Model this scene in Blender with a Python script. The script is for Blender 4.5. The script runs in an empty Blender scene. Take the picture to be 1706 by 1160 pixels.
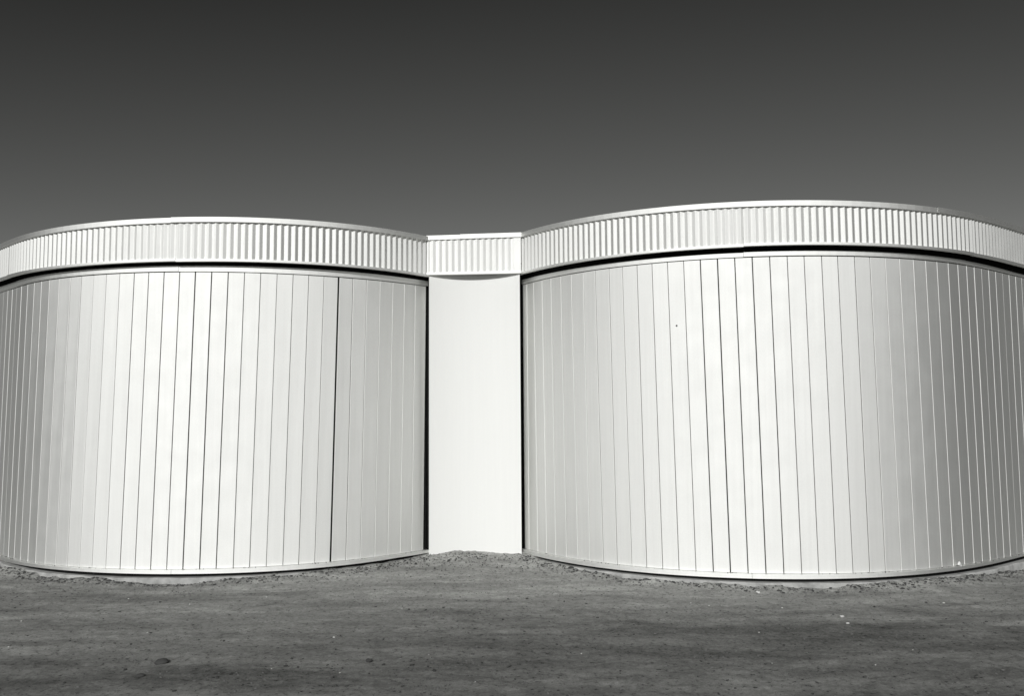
import bpy, math, random
import numpy as np
from mathutils import Matrix, Vector

scene = bpy.context.scene
col = scene.collection
random.seed(11)
rng = np.random.default_rng(5)

# ------------------------------------------------------------------ camera
EYE = 1.507
PITCH, ROLL = 0.07637, 0.00648
cam_data = bpy.data.cameras.new('camera')
cam = bpy.data.objects.new('camera', cam_data)
col.objects.link(cam)
cam_data.sensor_width = 36.0
cam_data.lens = 1481.2 / 1706.0 * 36.0
cam_data.clip_start = 0.05
cam_data.clip_end = 5000.0
_V = Vector((0, -math.sin(PITCH), math.cos(PITCH)))
_X = Vector((1, 0, 0))
_F = Vector((0, math.cos(PITCH), math.sin(PITCH)))
_R = _X * math.cos(ROLL) - _V * math.sin(ROLL)
_U = _X * math.sin(ROLL) + _V * math.cos(ROLL)
cam.matrix_world = Matrix(((_R.x, _U.x, -_F.x, 0.0), (_R.y, _U.y, -_F.y, 0.0), (_R.z, _U.z, -_F.z, EYE), (0, 0, 0, 1)))
scene.camera = cam

# ------------------------------------------------------------------ sky and sun (black-and-white film behind a red filter)
SUN_EL, SUN_AZ = math.radians(25.0), math.radians(-12.0)      # azimuth counted from straight behind the camera
world = bpy.data.worlds.new('World')
scene.world = world
world.use_nodes = True
wt = world.node_tree
for n in list(wt.nodes):
    wt.nodes.remove(n)
sky = wt.nodes.new('ShaderNodeTexSky')
sky.sky_type = 'NISHITA'
sky.sun_disc = False
sky.sun_elevation = SUN_EL
sky.sun_rotation = math.pi - SUN_AZ
sky.altitude = 300
sky.air_density = 1.0
sky.dust_density = 0.3
sky.ozone_density = 1.0
sep = wt.nodes.new('ShaderNodeSeparateColor')
tint = wt.nodes.new('ShaderNodeCombineColor')
wbg = wt.nodes.new('ShaderNodeBackground')
wout = wt.nodes.new('ShaderNodeOutputWorld')
wt.links.new(sky.outputs[0], sep.inputs[0])
# contrast of the red-filtered film: one tone line over the whole sky
_m1 = wt.nodes.new('ShaderNodeMath'); _m1.operation = 'MULTIPLY_ADD'
_m1.inputs[1].default_value = 1.13; _m1.inputs[2].default_value = -0.0545 / 0.05
wt.links.new(sep.outputs[0], _m1.inputs[0])
film = wt.nodes.new('ShaderNodeMath'); film.operation = 'MAXIMUM'
film.inputs[1].default_value = 0.02 / 0.05
wt.links.new(_m1.outputs[0], film.inputs[0])
TINT = (0.985, 1.0, 0.965)                                    # the warm-green tone of the print
for i in range(3):
    m = wt.nodes.new('ShaderNodeMath'); m.operation = 'MULTIPLY'
    m.inputs[1].default_value = TINT[i]
    wt.links.new(film.outputs[0], m.inputs[0])
    wt.links.new(m.outputs[0], tint.inputs[i])
wt.links.new(tint.outputs[0], wbg.inputs[0])
wbg.inputs[1].default_value = 0.05
wt.links.new(wbg.outputs[0], wout.inputs[0])

sun_data = bpy.data.lights.new('sun', 'SUN')
sun_data.energy = 3.05
sun_data.angle = math.radians(0.53)
sun_data.color = (1.0, 1.0, 0.985)
sun = bpy.data.objects.new('sun', sun_data)
col.objects.link(sun)
SUN_DIR = Vector((math.sin(SUN_AZ) * math.cos(SUN_EL), -math.cos(SUN_AZ) * math.cos(SUN_EL), math.sin(SUN_EL)))
sun.rotation_euler = SUN_DIR.to_track_quat('Z', 'Y').to_euler()
sun.location = SUN_DIR * 30

scene.view_settings.view_transform = 'Standard'
scene.view_settings.look = 'None'
scene.view_settings.gamma = 1.0
scene.view_settings.use_curve_mapping = False
scene.view_settings.exposure = 0.0


# ------------------------------------------------------------------ materials
def new_mat(name):
    m = bpy.data.materials.new(name)
    m.use_nodes = True
    nt = m.node_tree
    return m, nt, nt.nodes['Principled BSDF']


def grey(v):
    return (v * 1.0, v * 1.003, v * 0.985, 1)


def ramp(nt, fac, stops):
    r = nt.nodes.new('ShaderNodeValToRGB')
    el = r.color_ramp.elements
    while len(el) < len(stops):
        el.new(0.5)
    for e, (p, v) in zip(el, stops):
        e.position = p
        e.color = grey(v)
    nt.links.new(fac, r.inputs[0])
    return r.outputs[0]


def noise(nt, scale, detail=4, rough=0.55, vec=None, mapscale=None, dist=0.0, rot=0.0):
    n = nt.nodes.new('ShaderNodeTexNoise')
    n.inputs['Scale'].default_value = scale
    n.inputs['Detail'].default_value = detail
    n.inputs['Roughness'].default_value = rough
    n.inputs['Distortion'].default_value = dist
    if vec is None:
        vec = nt.nodes.new('ShaderNodeNewGeometry').outputs['Position']
    if mapscale is not None:
        mp = nt.nodes.new('ShaderNodeMapping')
        mp.inputs['Scale'].default_value = mapscale
        mp.inputs['Rotation'].default_value = (0, 0, rot)
        nt.links.new(vec, mp.inputs[0])
        vec = mp.outputs[0]
    nt.links.new(vec, n.inputs['Vector'])
    return n.outputs[0]


def math_node(nt, op, a, b):
    m = nt.nodes.new('ShaderNodeMath'); m.operation = op
    for i, v in enumerate((a, b)):
        if isinstance(v, (int, float)):
            m.inputs[i].default_value = v
        else:
            nt.links.new(v, m.inputs[i])
    return m.outputs[0]


def bump(nt, bsdf, height, strength, distance):
    b = nt.nodes.new('ShaderNodeBump')
    b.inputs['Strength'].default_value = strength
    b.inputs['Distance'].default_value = distance
    nt.links.new(height, b.inputs['Height'])
    nt.links.new(b.outputs[0], bsdf.inputs['Normal'])


def metal_material(name, base=0.86, rough=0.66, chalk=0.13):
    """rolled satin aluminium: a broad, short-tailed gloss"""
    m, nt, p = new_mat(name)
    out = nt.nodes['Material Output']
    nt.nodes.remove(p)
    b = nt.nodes.new('ShaderNodeBsdfAnisotropic')
    b.distribution = 'BECKMANN'
    fine = noise(nt, 160.0, 3)
    vert = noise(nt, 1.0, 5, 0.6, mapscale=(26, 26, 0.7))
    mixn = math_node(nt, 'ADD', math_node(nt, 'MULTIPLY', fine, 0.55), math_node(nt, 'MULTIPLY', vert, 0.45))
    c = ramp(nt, mixn, [(0.25, base * 0.92), (0.75, min(1, base * 1.06))])
    nt.links.new(c, b.inputs['Color'])
    r = nt.nodes.new('ShaderNodeMapRange')
    r.inputs[1].default_value = 0.3; r.inputs[2].default_value = 0.7
    r.inputs[3].default_value = rough - 0.012; r.inputs[4].default_value = rough + 0.012
    nt.links.new(noise(nt, 5.0, 4), r.inputs[0])
    nt.links.new(r.outputs[0], b.inputs['Roughness'])
    bump(nt, b, noise(nt, 1.0, 2, mapscale=(1.6, 1.6, 0.8)), 0.03, 0.006)
    dif = nt.nodes.new('ShaderNodeBsdfDiffuse')                 # chalky weathered film over the metal
    nt.links.new(c, dif.inputs['Color'])
    mix = nt.nodes.new('ShaderNodeMixShader')
    mix.inputs[0].default_value = chalk
    nt.links.new(b.outputs[0], mix.inputs[1]); nt.links.new(dif.outputs[0], mix.inputs[2])
    nt.links.new(mix.outputs[0], out.inputs['Surface'])
    return m


def paint_material(name, base=0.8, rough=0.5, streak=0.05):
    m, nt, b = new_mat(name)
    vert = noise(nt, 1.0, 5, 0.6, mapscale=(22, 22, 0.8))
    fine = noise(nt, 90.0, 3)
    mixn = math_node(nt, 'ADD', math_node(nt, 'MULTIPLY', fine, 0.5), math_node(nt, 'MULTIPLY', vert, 0.5))
    c = ramp(nt, mixn, [(0.28, base * (1 - streak)), (0.6, base), (0.8, min(0.9, base * 1.02))])
    nt.links.new(c, b.inputs['Base Color'])
    b.inputs['Roughness'].default_value = rough
    b.inputs['Specular IOR Level'].default_value = 0.3
    bump(nt, b, noise(nt, 6.0, 3), 0.1, 0.004)
    return m


def flat_material(name, v, rough=0.8, spec=0.2):
    m, nt, b = new_mat(name)
    c = ramp(nt, noise(nt, 14.0, 4), [(0.3, v * 0.8), (0.7, v * 1.2)])
    nt.links.new(c, b.inputs['Base Color'])
    b.inputs['Roughness'].default_value = rough
    b.inputs['Specular IOR Level'].default_value = spec
    return m


M = {}
M['satin'] = metal_material('satin_aluminium', 0.9, 0.70, 0.17)
M['trim'] = metal_material('aluminium_trim', 0.9, 0.67)
M['paint'] = metal_material('ribbed_aluminium', 0.84, 0.70, 0.17)
M['white'] = paint_material('white_smooth_panel', 0.76, 0.6, 0.03)
M['dark'] = flat_material('shade_black', 0.012, 0.9, 0.05)  # black core colour, doubling as painted shade in the recesses and side gaps
M['roof'] = flat_material('grey_roofing', 0.2)


def concrete_material():
    m, nt, b = new_mat('concrete')
    c = ramp(nt, noise(nt, 9.0, 8, 0.65), [(0.3, 0.24), (0.55, 0.42), (0.75, 0.5)])
    nt.links.new(c, b.inputs['Base Color'])
    b.inputs['Roughness'].default_value = 0.9
    bump(nt, b, noise(nt, 60.0, 5), 0.5, 0.004)
    return m


def soil_material():
    m, nt, b = new_mat('packed_dirt')
    pos = nt.nodes.new('ShaderNodeNewGeometry').outputs['Position']
    broad = noise(nt, 0.55, 5, 0.55, pos, (0.35, 1.5, 1.0), 0.6, 0.06)     # long wheel-swept bands
    streak = noise(nt, 2.4, 7, 0.66, pos, (0.35, 1.7, 1.0), 0.5, -0.05)
    track = noise(nt, 1.0, 6, 0.6, pos, (0.5, 2.6, 1.0), 0.8, 0.42)
    patch = noise(nt, 5.0, 7, 0.68, pos)
    grit = noise(nt, 95.0, 5, 0.8, pos)
    coarse = noise(nt, 30.0, 4, 0.75, pos)
    fleck = noise(nt, 30.0, 3, 0.7, pos)
    s = None
    for n_, w_ in ((broad, 0.21), (streak, 0.19), (track, 0.16), (patch, 0.14), (coarse, 0.18), (grit, 0.15)):
        t_ = math_node(nt, 'MULTIPLY', n_, w_)
        s = t_ if s is None else math_node(nt, 'ADD', s, t_)
    # bounce light painted into the soil colour, paler by the walls, darker up front
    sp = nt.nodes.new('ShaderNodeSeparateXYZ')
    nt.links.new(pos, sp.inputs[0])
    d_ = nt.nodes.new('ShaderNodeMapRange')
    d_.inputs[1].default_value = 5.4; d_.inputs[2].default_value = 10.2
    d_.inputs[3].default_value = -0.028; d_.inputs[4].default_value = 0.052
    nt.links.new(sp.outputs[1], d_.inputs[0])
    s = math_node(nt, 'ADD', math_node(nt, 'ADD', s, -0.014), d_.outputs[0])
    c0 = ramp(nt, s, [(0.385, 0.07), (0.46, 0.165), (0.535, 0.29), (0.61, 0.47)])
    k0 = ramp(nt, fleck, [(0.33, 0.3), (0.385, 1.0)])                          # dark crumbs too small to model
    mx = nt.nodes.new('ShaderNodeMix'); mx.data_type = 'RGBA'; mx.blend_type = 'MULTIPLY'
    mx.inputs[0].default_value = 1.0
    nt.links.new(c0, mx.inputs[6]); nt.links.new(k0, mx.inputs[7])
    c = mx.outputs[2]
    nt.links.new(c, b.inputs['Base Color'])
    b.inputs['Roughness'].default_value = 0.95
    b.inputs['Specular IOR Level'].default_value = 0.1
    bump(nt, b, math_node(nt, 'ADD', grit, math_node(nt, 'MULTIPLY', patch, 1.5)), 0.8, 0.010)
    return m


M['concrete'] = concrete_material()
M['soil'] = soil_material()
M['stone'] = flat_material('grey_gravel', 0.14, 0.95, 0.1)
M['clod'] = flat_material('dark_earth', 0.06, 0.95, 0.05)
M['pale'] = flat_material('pale_stone', 0.6, 0.9, 0.2)
M['paper'] = flat_material('white_paper', 0.8, 0.8, 0.2)


# ------------------------------------------------------------------ helpers
def mesh_obj(name, verts, faces, mat, parent=None, smooth=False):
    me = bpy.data.meshes.new(name)
    me.from_pydata([tuple(v) for v in verts], [], faces)
    me.update()
    me.materials.append(mat)
    if smooth:
        for p in me.polygons:
            p.use_smooth = True
    o = bpy.data.objects.new(name, me)
    col.objects.link(o)
    if parent is not None:
        o.parent = parent
        o.matrix_parent_inverse = Matrix.Translation(-Vector(parent.location))
    return o


def empty(name, loc, label, cat, group=None):
    o = bpy.data.objects.new(name, None)
    o.location = loc
    o.empty_display_size = 0.3
    o['label'] = label
    o['category'] = cat
    if group:
        o['group'] = group
    col.objects.link(o)
    return o


def loft(sections, closed_ends=True):
    """sections: list of equally long closed loops of points -> verts, faces"""
    n = len(sections[0])
    verts = [p for s in sections for p in s]
    faces = []
    for k in range(len(sections) - 1):
        a, b = k * n, (k + 1) * n
        for i in range(n):
            j = (i + 1) % n
            faces.append((a + i, a + j, b + j, b + i))
    if closed_ends:
        faces.append(tuple(range(n))[::-1])
        e = (len(sections) - 1) * n
        faces.append(tuple(e + i for i in range(n)))
    return verts, faces


# ------------------------------------------------------------------ plan of the two drums
def poly(c, x):
    r = 0.0
    for v in c:
        r = r * x + v
    return r


class Drum:
    def __init__(self, cx, cy, lo, hi, rc, curves, tail):
        self.cx, self.cy, self.lo, self.hi, self.rc, self.cv, self.tail = cx, cy, lo, hi, rc, curves, tail
        te = hi if tail == 'right' else lo
        rb = poly(rc, te)
        rd = (poly(rc, te + 1e-4) - poly(rc, te - 1e-4)) / 2e-4
        P = (rb * math.sin(te), -rb * math.cos(te))
        T = (rd * math.sin(te) + rb * math.cos(te), -rd * math.cos(te) + rb * math.sin(te))
        self.tn = (T[1], -T[0])
        self.td = P[0] * self.tn[0] + P[1] * self.tn[1]

    def r(self, th):
        if (th > self.hi and self.tail == 'right') or (th < self.lo and self.tail == 'left'):      # the curve runs out into a straight wall
            return self.td / (math.sin(th) * self.tn[0] - math.cos(th) * self.tn[1])
        return poly(self.rc, min(max(th, self.lo), self.hi))

    def p(self, th, o=0.0, z=0.0):
        r = self.r(th)
        e = 2e-3
        ax, ay = self._xy(th - e)
        bx, by = self._xy(th + e)
        dx, dy = bx - ax, by - ay
        L = math.hypot(dx, dy)
        nx, ny = dy / L, -dx / L
        return Vector((self.cx + r * math.sin(th) + nx * o, self.cy - r * math.cos(th) + ny * o, z))

    def _xy(self, th):
        r = self.r(th)
        return self.cx + r * math.sin(th), self.cy - r * math.cos(th)

    def z(self, key, th):
        a, b, c = self.cv[key]
        return poly(c, min(max(th, a), b))


LEFT = Drum(-3.38597, 12.07883, -0.74664, 0.88237,
            [0.016592955, 0.027670708, -0.032543393, -0.00958668, 3.0731773],
            {'fbot': (-0.821, 0.8636, [-0.04755, 0.01161, 0.03724, 3.08855]),
             'ftop': (-0.62, 0.8572, [-0.03469, -0.01084, 0.05569, 3.5324]),
             'pbot': (-0.7, 0.8778, [0.01978, -0.00635, 0.00039, 0.00031]),
             'ptop': (-0.8038, 0.8953, [0.00783, -0.00244, 0.00428, 2.99974]),
             'sillbot': (-0.7949, 0.769, [0.05971, 0.0011, -0.01871, -0.04039]),
             'trimtop': (-0.7249, 0.7985, [-0.02074, 0.00052, 0.01839, 3.06066])}, 'left')
RIGHT = Drum(2.94694, 11.78185, -1.03858, 0.84332,
             [0.068309818, 0.080380587, 0.082837198, 0.11297662, -0.125508369, -0.111544038, 3.261237474],
             {'fbot': (-1.0238, 0.872, [-0.00373, -0.00061, -0.00202, 3.12206]),
              'ftop': (-1.014, 0.8752, [-0.00362, 0.01966, -0.02328, 3.55092]),
              'pbot': (-1.0459, 0.8437, [-0.0043, -0.00552, 0.0007, 0.00139]),
              'ptop': (-1.0482, 0.9405, [-0.00074, -0.00379, -0.00064, 3.03506]),
              'sillbot': (-1.0426, 0.806, [-0.00023, 0.00528, 0.01151, -0.04059]),
              'trimtop': (-1.0691, 0.9422, [-0.01604, -0.01236, 0.00219, 3.08266])}, 'right')
LT = [-0.80382, -0.75079, -0.6905, -0.63695, -0.58612, -0.53314, -0.47886, -0.42231, -0.37117, -0.3183, -0.26523,
      -0.21335, -0.15963, -0.10822, -0.05453, -0.00284, 0.04982, 0.10236, 0.15641, 0.20843, 0.26122, 0.31451, 0.36759,
      0.42032, 0.47357, 0.52589, 0.57875, 0.63148, 0.68424, 0.73876, 0.79078, 0.84169, 0.899]
LB = [-0.846, -0.79145, -0.72948, -0.67318, -0.61602, -0.56208, -0.50722, -0.45131, -0.39611, -0.3423, -0.28985, -0.23648,
      -0.18359, -0.13064, -0.07675, -0.02424, 0.02903, 0.08198, 0.13477, 0.18789, 0.23976, 0.29237, 0.34564, 0.39732,
      0.45121, 0.50524, 0.55989, 0.61253, 0.66759, 0.72086, 0.77483, 0.8258, 0.886]
RT = [-1.04816, -0.99964, -0.94596, -0.89294, -0.84123, -0.79064, -0.7376, -0.6886, -0.63511, -0.5865, -0.53538, -0.48595,
      -0.43649, -0.38712, -0.33703, -0.28599, -0.23579, -0.18576, -0.1347, -0.08437, -0.0341, 0.01751, 0.06751, 0.12092,
      0.17214, 0.22436, 0.27593, 0.33028, 0.38143, 0.43176, 0.48491, 0.53692, 0.58578, 0.63223, 0.68014, 0.73017,
      0.78196, 0.83527, 0.88832, 0.94051]
RB = [-1.04593, -0.98623, -0.93243, -0.88106, -0.82709, -0.77522, -0.72426, -0.67169, -0.62072, -0.56991, -0.52041,
      -0.4696, -0.41974, -0.36977, -0.31959, -0.27026, -0.22062, -0.17087, -0.12001, -0.0699, -0.02042, 0.03067, 0.0816,
      0.13361, 0.18535, 0.23916, 0.29113, 0.34542, 0.3972, 0.44868, 0.50155, 0.55265, 0.60081, 0.64951, 0.69504, 0.74363,
      0.7928, 0.84365, 0.895, 0.946]
NEXT = 9
# carry the planks on round the drums, out of the frame
for k in range(NEXT):
    LT.insert(0, LT[0] - 0.0485); LB.insert(0, LB[0] - 0.0485)
RT.insert(0, -1.078); RB.insert(0, -1.076)
for k in range(7):
    RT.append(RT[-1] + 0.0475); RB.append(RB[-1] + 0.0475)

# link bay between the drums: fascia corner points
LA = Vector((-0.965, 10.03, 0)); LBp = Vector((0.108, 10.05, 0))
LINK_BOT = (3.117, 3.134); LINK_TOP = (3.567, 3.598)


# ------------------------------------------------------------------ ground
def vnoise(x, y, scale, seed):
    """smooth value noise on arrays"""
    r = np.random.default_rng(seed)
    tab = r.random((256, 256))
    X = x * scale + 1000.37; Y = y * scale + 1000.71
    xi = np.floor(X).astype(int); yi = np.floor(Y).astype(int)
    fx = X - xi; fy = Y - yi
    fx = fx * fx * (3 - 2 * fx); fy = fy * fy * (3 - 2 * fy)
    a = tab[xi % 256, yi % 256]; b = tab[(xi + 1) % 256, yi % 256]
    c = tab[xi % 256, (yi + 1) % 256]; e = tab[(xi + 1) % 256, (yi + 1) % 256]
    return (a * (1 - fx) + b * fx) * (1 - fy) + (c * (1 - fx) + e * fx) * fy - 0.5


# height of the soil bank against each drum, along the angle (low = the concrete edge shows)
BANK_L = ([-1.6, -0.86, -0.80, -0.72, -0.62, -0.55, -0.46, -0.40, -0.32, -0.24, -0.10, -0.02, 0.10, 0.17, 0.24, 0.4, 0.9],
          [-.10, -.115, -.125, -.10, -.085, -.085, -.115, -.12, -.09, -.095, -.135, -.14, -.135, -.10, -.085, -.085, -.075])
BANK_R = ([-1.1, -0.80, -0.70, -0.60, -0.45, -0.36, -0.25, -0.15, -0.05, 0.02, 0.06, 0.12, 0.3, 0.44, 0.55, 0.6, 0.66, 0.72, 0.8, 1.3],
          [-.075, -.08, -.095, -.108, -.10, -.095, -.10, -.112, -.128, -.125, -.088, -.092, -.082, -.08, -.09, -.13, -.135, -.12, -.15, -.155])


def ground_z(x, y):
    x = np.asarray(x, float); y = np.asarray(y, float)
    z = -0.118 + 0 * x
    z = z + 0.03 * vnoise(x, y, 0.35, 1) + 0.016 * vnoise(x * 0.5, y, 1.1, 2)
    # banks along the drums
    for D, (ta, tv) in ((LEFT, BANK_L), (RIGHT, BANK_R)):
        dx, dy = x - D.cx, D.cy - y
        th = np.arctan2(dx, dy)
        rr = np.hypot(dx, dy)
        rad = np.array([D.r(t) for t in np.linspace(-1.5, 1.25, 200)])
        R = np.interp(th, np.linspace(-1.5, 1.25, 200), rad)
        dist = np.clip(rr - R - 0.05, 0, None)
        w = np.exp(-(dist / 0.22) ** 2)
        lv = np.interp(th, ta, tv) + (0.036 * vnoise(x, y, 5.0, 3) + 0.022 * vnoise(x, y, 15.0, 31)) * (1 - np.exp(-(dist / 0.03) ** 2) * 0.3)
        z = z * (1 - w) + lv * w
    # heap swept up against the link bay
    w = np.exp(-(((x + 0.43) / 0.55) ** 2 + (np.clip(10.15 - y, 0, None) / 0.75) ** 2))
    w = np.where(y > 10.15, np.exp(-((x + 0.43) / 0.55) ** 2), w)
    z = z + w * (0.086 + 0.02 * vnoise(x, y, 9.0, 9) + 0.02 * vnoise(x, y, 24.0, 10) + 0.03 * np.clip((y - 10.05) / 0.12, 0, 1))
    near = np.exp(-np.clip(np.hypot(x, y - 7) - 9, 0, None) / 2)
    z = z + near * (0.010 * vnoise(x, y, 3.0, 4) + 0.008 * vnoise(x, y, 8.0, 5) + 0.010 * vnoise(x, y, 17.0, 6) + 0.008 * vnoise(x, y, 31.0, 7))
    return z


def axis(lo, hi, step, far):
    a = [lo]
    s = step
    while a[-1] > -far:
        s *= 1.35
        a.append(a[-1] - s)
    b = [hi]
    s = step
    while b[-1] < far:
        s *= 1.35
        b.append(b[-1] + s)
    return np.array(a[::-1][:-1] + list(np.arange(lo, hi, step)) + b)


gx = axis(-7.2, 7.2, 0.024, 900.0)
gy = axis(4.2, 11.0, 0.022, 900.0)
GX, GY = np.meshgrid(gx, gy)
GZ = ground_z(GX.ravel(), GY.ravel())
nx, ny = len(gx), len(gy)
gme = bpy.data.meshes.new('ground')
co = np.stack([GX.ravel(), GY.ravel(), GZ], 1).astype(np.float32)
idx = np.arange(nx * ny).reshape(ny, nx)
quads = np.stack([idx[:-1, :-1], idx[:-1, 1:], idx[1:, 1:], idx[1:, :-1]], -1).reshape(-1, 4)
gme.vertices.add(len(co)); gme.vertices.foreach_set('co', co.ravel())
gme.loops.add(quads.size); gme.loops.foreach_set('vertex_index', quads.ravel().astype(np.int32))
gme.polygons.add(len(quads))
gme.polygons.foreach_set('loop_start', np.arange(0, quads.size, 4, dtype=np.int32))
gme.polygons.foreach_set('loop_total', np.full(len(quads), 4, dtype=np.int32))
gme.polygons.foreach_set('use_smooth', np.ones(len(quads), dtype=bool))
gme.update(); gme.validate()
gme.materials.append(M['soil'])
ground = bpy.data.objects.new('ground', gme)
ground['kind'] = 'structure'
col.objects.link(ground)


# ------------------------------------------------------------------ drum building
def ring(D, a, b, o0, o1, z0, z1, name, mat, parent, step=0.03, slope=0.0, lift=0.0):
    """a closed band swept round the drum: inner/outer offset, lower/upper height functions"""
    n = max(2, int(abs(b - a) / step))
    secs = []
    for i in range(n + 1):
        t = a + (b - a) * i / n
        zl, zh = z0(t) + lift, z1(t) + lift
        secs.append([D.p(t, o0, zl), D.p(t, o1, zl), D.p(t, o1, zh - slope), D.p(t, o0, zh)])
    v, f = loft(secs)
    return mesh_obj(name, v, f, mat, parent)


RIB = 0.0715


def ribbed(D, a, b, ocrest, ovalley, z0, z1, name, parent, phase=0.0):
    """ribbed sheet between two angles; trapezoid ribs, with a flat back"""
    secs = []
    L = 0.0
    t = a
    pts = []
    while t < b - 1e-6:
        dt = RIB / (D.r(t) + ocrest)
        for fr, o in ((0.0, ovalley), (0.08, ovalley), (0.51, ocrest), (0.59, ocrest)):
            tt = t + fr * dt
            if tt < b:
                pts.append((tt, o))
        t += dt
    pts.append((b, ovalley))
    for tt, o in pts:
        zl, zh = z0(tt), z1(tt)
        secs.append([D.p(tt, ovalley - 0.012, zl), D.p(tt, o, zl), D.p(tt, o, zh), D.p(tt, ovalley - 0.012, zh)])
    v, f = loft(secs)
    return mesh_obj(name, v, f, M['paint'], parent)


def plank(D, t0, t1, b0, b1, gap, proud, tilt, parent, cham=0.0026):
    """one flat wall plank with chamfered long edges, standing between two joints (top and bottom angles)"""
    def section(a, b, z):
        A, B = D.p(a), D.p(b)
        A.z = B.z = z
        e = (B - A); w = e.length; e.normalize()
        n = Vector((e.y, -e.x, 0))
        g, h2 = (gap[0] / 2, gap[1] / 2) if isinstance(gap, tuple) else (gap / 2, gap / 2)
        prof = [(g, -0.016), (g, -cham), (g + cham, 0), (w - h2 - cham, 0), (w - h2, -cham), (w - h2, -0.016)]
        return [A + e * s + n * (h + proud + tilt * (s - w / 2)) for s, h in prof]
    zt = (D.z('ptop', t0) + D.z('ptop', t1)) / 2 - 0.004
    zb = (D.z('pbot', b0) + D.z('pbot', b1)) / 2 + 0.003
    v, f = loft([section(b0, b1, zb), section(t0, t1, zt)])
    return mesh_obj('wall_plank', v, f, M['satin'], parent)


def build_drum(D, T, B, ang_lo, ang_hi, label, tops, bots, wide, back):
    root = empty('round_building', D.p(0, 0, 0), label, 'building', None)
    # dark structural core behind the planks and the flat roof inside the parapet
    n = 90
    loop = [D.p(ang_lo + (ang_hi - ang_lo) * i / n, -0.018) for i in range(n + 1)] + [Vector(q) for q in back]
    lo = [Vector((q.x, q.y, -0.07)) for q in loop]
    hi = [Vector((q.x, q.y, 3.16)) for q in loop]
    v, f = loft([lo, hi])
    mesh_obj('wall_core', v, f, M['dark'], root)
    lo = [Vector((q.x, q.y, 3.162)) for q in loop]
    hi = [Vector((q.x, q.y, 3.40)) for q in loop]
    v, f = loft([lo, hi])
    mesh_obj('roof', v, f, M['roof'], root)
    # planks
    for i in range(len(T) - 1):
        g = wide.get(i, random.choice([0.004, 0.005, 0.006, 0.007]))
        plank(D, T[i], T[i + 1], B[i], B[i + 1], g, random.uniform(-0.002, 0.001), random.gauss(0, 0.010), root)
    # head trim over the planks, sill under them
    cuts = [ang_lo] + [c for c in bots] + [ang_hi]
    for i in range(len(cuts) - 1):
        ring(D, cuts[i], cuts[i + 1] - 0.0008, -0.016, 0.012 + 0.002 * (i % 2), lambda t: D.z('ptop', t) + 0.003, lambda t: D.z('trimtop', t),
             'head_trim', M['trim'], root, lift=0.002 * (i % 2))
    for i in range(len(cuts) - 1):
        ring(D, cuts[i], cuts[i + 1] - 0.0008, -0.016, 0.028 + 0.002 * (i % 2), lambda t: D.z('sillbot', t), lambda t: D.z('pbot', t) + 0.001,
             'sill_trim', M['trim'], root, slope=0.004)
    # soffit coloured black to paint in the shade of the recess under the fascia
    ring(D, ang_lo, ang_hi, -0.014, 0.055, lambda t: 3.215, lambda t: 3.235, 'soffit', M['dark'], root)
    # fascia
    for i in range(len(cuts) - 1):
        ribbed(D, cuts[i], cuts[i + 1] - 0.0005, 0.104, 0.0905, lambda t: D.z('fbot', t) + 0.012, lambda t: D.z('ftop', t) - 0.02, 'ribbed_sheet', root)
    for i in range(len(cuts) - 1):
        ring(D, cuts[i], cuts[i + 1] - 0.0008, 0.066, 0.108 + 0.003 * (i % 2), lambda t: D.z('fbot', t), lambda t: D.z('fbot', t) + 0.026,
             'lower_flashing', M['trim'], root, slope=0.002, lift=0.005 * (i % 2))
    cuts = [ang_lo] + [c for c in tops] + [ang_hi]
    for i in range(len(cuts) - 1):
        ring(D, cuts[i], cuts[i + 1] - 0.0008, 0.03, 0.121 + 0.003 * (i % 2), lambda t: D.z('ftop', t) - 0.047, lambda t: D.z('ftop', t),
             'cap_flashing', M['trim'], root, slope=-0.004, lift=0.004 * (i % 2))
    # concrete footing edge
    secs = []
    n = 160
    for i in range(n + 1):
        t = ang_lo + (ang_hi - ang_lo) * i / n
        j = 0.012 * math.sin(t * 23.0) + 0.008 * math.sin(t * 61.0)
        secs.append([D.p(t, -0.3, -0.5), D.p(t, 0.050 + j, -0.5), D.p(t, 0.044 + j, -0.088), D.p(t, 0.036 + j, -0.078), D.p(t, -0.3, -0.074)])
    v, f = loft(secs)
    mesh_obj('concrete_footing', v, f, M['concrete'], root)
    return root


left = build_drum(LEFT, LT, LB, LT[0], 0.906, 'white round building left of the smooth link panel, with evenly curved plank wall',
                  [-0.02, ], [-0.80, -0.005], {i + NEXT: g for i, g in {13: .008, 15: .010, 17: .010, 24: (.005, .020), 25: (.020, .006)}.items()},
                  [(-1.2, 13.0, 0), (-3.4, 15.2, 0), (-7.0, 14.5, 0)])
right = build_drum(RIGHT, RT, RB, -1.082, RT[-1], 'larger white round building right of the smooth link panel, darkening to the right',
                   [0.40, ], [-0.21, 0.575], {15: .010, 16: .008, 18: .009, 22: .009, 24: .008},
                   [(7.5, 12.5, 0), (6.5, 15.2, 0), (1.5, 15.2, 0), (0.4, 13.0, 0)])


# ------------------------------------------------------------------ link bay
link = empty('link_bay', (-0.43, 10.05, -0.02), 'narrow link bay with smooth white panel between the two round buildings', 'building')
e = (LBp - LA).normalized()
nrm = Vector((e.y, -e.x, 0))
WID = (LBp - LA).length


def lp(s, o, z):
    q = LA + e * s + nrm * o
    return Vector((q.x, q.y, z))


def lz(pair, s):
    return pair[0] + (pair[1] - pair[0]) * s / WID


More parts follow.
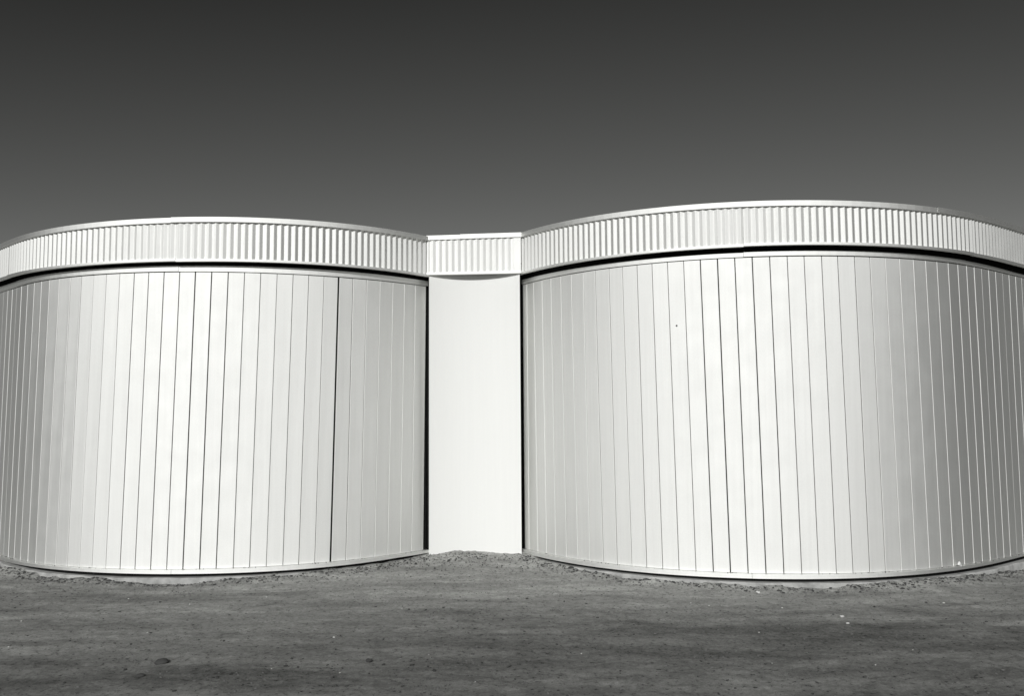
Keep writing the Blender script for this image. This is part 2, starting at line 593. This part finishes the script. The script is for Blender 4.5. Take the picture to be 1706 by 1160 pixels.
def box_band(name, s0, s1, o0, o1, zlo, zhi, mat, lift=0.0):
    secs = []
    for s in (s0, s1):
        secs.append([lp(s, o0, zlo(s) + lift), lp(s, o1, zlo(s) + lift), lp(s, o1, zhi(s) + lift), lp(s, o0, zhi(s) + lift)])
    v, f = loft(secs)
    return mesh_obj(name, v, f, mat, link)


# ribbed fascia
pts = [(0.0, 0.0), (0.022, 0.0)]
s = 0.03
while s < WID - 0.05:
    for fr, o in ((0.0, -0.0135), (0.08, -0.0135), (0.51, 0.0), (0.59, 0.0)):
        if s + fr * RIB < WID - 0.03:
            pts.append((s + fr * RIB, o))
    s += RIB
pts += [(WID - 0.022, 0.0), (WID, 0.0)]
secs = [[lp(a, -0.03, lz(LINK_BOT, a) + 0.012), lp(a, o, lz(LINK_BOT, a) + 0.012), lp(a, o, lz(LINK_TOP, a) - 0.02), lp(a, -0.03, lz(LINK_TOP, a) - 0.02)] for a, o in pts]
v, f = loft(secs)
mesh_obj('ribbed_sheet', v, f, M['paint'], link)
box_band('lower_flashing', -0.004, WID + 0.004, -0.05, 0.005, lambda a: lz(LINK_BOT, a), lambda a: lz(LINK_BOT, a) + 0.026, M['trim'])
box_band('cap_flashing', -0.006, 0.38, -0.09, 0.012, lambda a: lz(LINK_TOP, a) - 0.05, lambda a: lz(LINK_TOP, a), M['trim'])
box_band('cap_flashing', 0.3815, WID + 0.006, -0.09, 0.015, lambda a: lz(LINK_TOP, a) - 0.048, lambda a: lz(LINK_TOP, a) + 0.004, M['trim'])
# smooth panel, bowed inwards
secs = []
n = 24
PL, PR = 0.024, WID - 0.014
for i in range(n + 1):
    u = i / n
    sag = 0.085 * (1 - (2 * u - 1) ** 2)
    a = PL + (PR - PL) * u
    secs.append([lp(a, -0.025 - sag, -0.15), lp(a, -0.025 - sag, 3.24), lp(a, -0.045 - sag, 3.24), lp(a, -0.045 - sag, -0.15)])
v, f = loft(secs)
mesh_obj('smooth_panel', v, f, M['white'], link, smooth=False)
for s0, s1 in ((PL, PL + 0.012), (PR - 0.012, PR)):
    box_band('bounce_flange', s0, s1, -0.20, -0.0465, lambda a: -0.15, lambda a: 3.2, M['white'])  # unseen white flanges added to bounce light onto the drum walls
# black strips paint in the shade of the side gaps; the dark body of the bay behind
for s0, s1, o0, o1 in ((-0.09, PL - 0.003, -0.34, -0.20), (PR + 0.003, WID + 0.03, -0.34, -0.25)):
    box_band('gap_shade_strip', s0, s1, o0, o1, lambda a: -0.2, lambda a: 3.2, M['dark'])
box_band('bay_core', -0.05, WID + 0.05, -1.6, -0.36, lambda a: -0.2, lambda a: 3.3, M['dark'])
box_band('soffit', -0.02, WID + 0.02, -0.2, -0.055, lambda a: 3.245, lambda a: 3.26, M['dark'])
box_band('roof', -0.3, WID + 0.3, -1.7, -0.1, lambda a: 3.41, lambda a: 3.44, M['roof'])


# ------------------------------------------------------------------ stones and clods
def ico():
    g = (1 + 5 ** 0.5) / 2
    v = np.array([(-1, g, 0), (1, g, 0), (-1, -g, 0), (1, -g, 0), (0, -1, g), (0, 1, g), (0, -1, -g), (0, 1, -g), (g, 0, -1), (g, 0, 1), (-g, 0, -1), (-g, 0, 1)])
    f = [(0, 11, 5), (0, 5, 1), (0, 1, 7), (0, 7, 10), (0, 10, 11), (1, 5, 9), (5, 11, 4), (11, 10, 2), (10, 7, 6), (7, 1, 8), (3, 9, 4), (3, 4, 2), (3, 2, 6), (3, 6, 8), (3, 8, 9), (4, 9, 5), (2, 4, 11), (6, 2, 10), (8, 6, 7), (9, 8, 1)]
    return v / np.linalg.norm(v[0]), np.array(f)


IV, IF = ico()


def scatter(name, pts, sizes, mat, label, cat):
    V = []; F = []
    for k, ((x, y), sz) in enumerate(zip(pts, sizes)):
        a = rng.random() * 6.28
        s3 = sz * np.array([1 + 0.5 * rng.random(), 0.8 + 0.3 * rng.random(), 0.5 + 0.35 * rng.random()])
        w = IV * (0.8 + 0.4 * rng.random((12, 1))) * s3
        c, s_ = math.cos(a), math.sin(a)
        w = np.stack([w[:, 0] * c - w[:, 1] * s_, w[:, 0] * s_ + w[:, 1] * c, w[:, 2]], 1)
        w += (x, y, 0)
        V.append(w); F.append(IF + 12 * k)
    P = np.array(pts)
    Z = ground_z(P[:, 0], P[:, 1])
    for w, z, sz in zip(V, Z, sizes):
        w[:, 2] += z + 0.15 * sz
    o = mesh_obj(name, np.concatenate(V), [tuple(t) for t in np.concatenate(F)], mat)
    o['kind'] = 'stuff'
    o['label'] = label
    o['category'] = cat
    return o


def outside(x, y, pad=0.04):
    for D in (LEFT, RIGHT):
        th = math.atan2(x - D.cx, D.cy - y)
        if abs(th) < 1.5 and math.hypot(x - D.cx, y - D.cy) < D.r(min(th, 1.2)) + pad:
            return False
    return not (y > 10.0 and -1.1 < x < 0.25)


def field(n, ylo, yhi, sz, power=2.2, clump=True):
    P = []; S = []
    while len(P) < n:
        y = random.uniform(ylo, yhi)
        x = random.uniform(-0.66 * y, 0.66 * y)
        if not outside(x, y):
            continue
        if clump and vnoise(np.array([x]), np.array([y]), 1.3, 21)[0] + 0.5 < random.random() * 0.9:
            continue
        P.append((x, y)); S.append(sz[0] + (sz[1] - sz[0]) * random.random() ** power)
    return P, S


def rim(n, sz, spread, power=2.0):
    P = []; S = []
    while len(P) < n:
        D = random.choice((LEFT, RIGHT))
        th = random.uniform(-0.95, 0.85) if D is LEFT else random.uniform(-1.0, 1.0)
        q = D.p(th, 0.065 + abs(random.gauss(0, spread)))
        if outside(q.x, q.y):
            P.append((q.x, q.y)); S.append(sz[0] + (sz[1] - sz[0]) * random.random() ** power)
    return P, S


P, S = field(7000, 4.6, 10.1, (0.002, 0.009), 3.0)
P2, S2 = rim(1500, (0.004, 0.015), 0.16)
scatter('gravel', P + P2, S + S2, M['stone'], 'fine grey gravel strewn over the dirt yard', 'gravel')
P, S = field(620, 4.6, 10.0, (0.003, 0.012), 2.6)
P2, S2 = rim(1500, (0.003, 0.016), 0.11)
while len(P) < 1000:                                                     # the ragged heap before the link bay
    x, y = random.gauss(-0.43, 0.55), 10.1 - abs(random.gauss(0, 0.35))
    if outside(x, y) or (-0.95 < x < 0.1 and y < 10.09):
        P.append((x, y)); S.append(random.uniform(0.003, 0.010))
scatter('earth_crumbs', P + P2, S + S2, M['clod'], 'dark crumbs of earth scattered over the yard and along the footings', 'soil')
P, S = field(34, 4.6, 9.5, (0.004, 0.010), 2.0, False)
scatter('pale_chips', P, S, M['pale'], 'small pale stone chips scattered over the dirt yard', 'gravel')


def single_stone(name, x, y, sx, sy, sz, mat, label, cat, group=None):
    """a lumpy stone of its own: twice-split icosahedron pushed in and out"""
    import bmesh
    bm = bmesh.new()
    bmesh.ops.create_icosphere(bm, subdivisions=3, radius=1.0)
    r = np.random.default_rng(int(abs(x * 1000 + y * 77)))
    ph = r.random((6, 3)) * 6.28
    kk = r.normal(size=(6, 3)) * 2.6
    for vv in bm.verts:
        c = vv.co.copy()
        d = sum(0.09 * math.sin(kk[i][0] * c.x + kk[i][1] * c.y + kk[i][2] * c.z + ph[i][0]) for i in range(6))
        vv.co = Vector((c.x * sx * (1 + d), c.y * sy * (1 + d), c.z * sz * (1 + d)))
    me = bpy.data.meshes.new(name)
    bm.to_mesh(me); bm.free()
    me.materials.append(mat)
    o = bpy.data.objects.new(name, me)
    o.location = (x, y, float(ground_z(np.array([x]), np.array([y]))[0]) + sz * 0.35)
    o['label'] = label; o['category'] = cat
    if group:
        o['group'] = group
    col.objects.link(o)
    return o


single_stone('earth_clod', -2.339, 6.05, 0.045, 0.030, 0.020, M['clod'], 'large dark flat clod of earth, the bigger one at lower left', 'clod')
single_stone('earth_clod', -2.361, 5.75, 0.034, 0.022, 0.014, M['clod'], 'flat dark clod just in front of the large clod at lower left', 'clod')
single_stone('earth_clod', -0.964, 6.03, 0.020, 0.018, 0.014, M['clod'], 'round black clod on the bare dirt below the left building, nearest the middle', 'clod')
single_stone('earth_clod', -0.509, 5.79, 0.013, 0.012, 0.011, M['clod'], 'small black clod near the bottom edge in front of the link panel', 'clod')
single_stone('earth_clod', 0.60, 9.42, 0.026, 0.022, 0.022, M['clod'], 'dark clod beside the right building close to the link panel', 'clod')
single_stone('earth_clod', -0.699, 9.75, 0.018, 0.016, 0.015, M['clod'], 'dark clod on the heap of dirt in front of the link panel', 'clod')
single_stone('stone', 1.43, 9.06, 0.034, 0.028, 0.022, M['stone'], 'grey stone against the footing of the right building', 'stone')
single_stone('stone', 2.231, 8.26, 0.018, 0.013, 0.010, M['pale'], 'pale stone in front of the brightest planks of the right building', 'stone')
single_stone('stone', 2.631, 7.27, 0.016, 0.012, 0.009, M['pale'], 'pale stone on open dirt at right, farther of a close pair', 'stone')
single_stone('stone', 2.59, 7.04, 0.013, 0.010, 0.007, M['pale'], 'pale stone on open dirt at right, nearer of a close pair', 'stone')

# one stray rivet head, gone dark, on a plank of the right building
rv, rf = [], []
q = (RIGHT.p(-0.4365, 0, 0) + RIGHT.p(-0.3871, 0, 0)) / 2
ee = (RIGHT.p(-0.3871, 0, 0) - RIGHT.p(-0.4365, 0, 0)).normalized()
nn = Vector((ee.y, -ee.x, 0))
for ring_r, ring_o in ((0.009, -0.002), (0.009, 0.002), (0.005, 0.005)):
    for i in range(10):
        a = i * math.tau / 10
        rv.append(q + ee * (ring_r * math.cos(a)) + Vector((0, 0, 2.39 + ring_r * math.sin(a))) + nn * ring_o)
for k in range(2):
    for i in range(10):
        j = (i + 1) % 10
        rf.append((k * 10 + i, k * 10 + j, k * 10 + 10 + j, k * 10 + 10 + i))
rf.append(tuple(range(20, 30)))
mesh_obj('rivet', rv, rf, M['clod'], right)

# paper scrap caught on the sill of the right building
q = RIGHT.p(0.463, 0.030, 0.0)
t2 = RIGHT.p(0.478, 0.026, 0.0) - q
t2.normalize()
n2 = Vector((t2.y, -t2.x, 0))
ov, of = [], []
for i in range(5):
    for k, h in enumerate((0.0, 0.016, 0.03)):
        u = -0.042 + 0.021 * i
        bulge = 0.006 * math.sin(i * 1.3) + 0.004 * k
        w = q + t2 * (u * (1 - 0.2 * k)) + n2 * (bulge + 0.004)
        ov.append(Vector((w.x, w.y, RIGHT.z('pbot', 0.463) + 0.006 + h * (1.1 - 0.14 * i) - u * 0.35)))
m = len(ov)
ov += [w + n2 * 0.0012 for w in ov]
for i in range(4):
    for k in range(2):
        a = i * 3 + k
        of.append((a, a + 3, a + 4, a + 1)); of.append((m + a, m + a + 1, m + a + 4, m + a + 3))
edge = [0, 3, 6, 9, 12, 13, 14, 11, 8, 5, 2, 1]
for i in range(len(edge)):
    a, b2 = edge[i], edge[(i + 1) % len(edge)]
    of.append((a, m + a, m + b2, b2))
scrap = mesh_obj('paper_scrap', ov, of, M['paper'])
scrap['label'] = 'crumpled white paper scrap caught on the sill of the right building'
scrap['category'] = 'litter'

# dirt lodged on the sill ledges, mostly by the plank joints
def sill_dirt(D, B, name, label):
    V, F = [], []
    for b in B:
        for k in range(random.choice((0, 0, 1, 2, 5))):
            t = b + random.gauss(0, 0.012)
            q = D.p(t, random.uniform(0.004, 0.020), D.z('pbot', t) + 0.001)
            w = IV * (0.7 + 0.5 * rng.random((12, 1))) * np.array([0.006, 0.003, 0.003]) * random.uniform(0.5, 1.3) + np.array(q)
            F.append(IF + 12 * len(V)); V.append(w)
    o = mesh_obj(name, np.concatenate(V), [tuple(t) for t in np.concatenate(F)], M['clod'])
    o['kind'] = 'stuff'; o['label'] = label; o['category'] = 'dirt'


sill_dirt(LEFT, LB[NEXT:], 'sill_dirt', 'dark specks of dirt along the sill of the left building')
sill_dirt(RIGHT, RB, 'sill_dirt', 'dark specks of dirt along the sill of the right building')
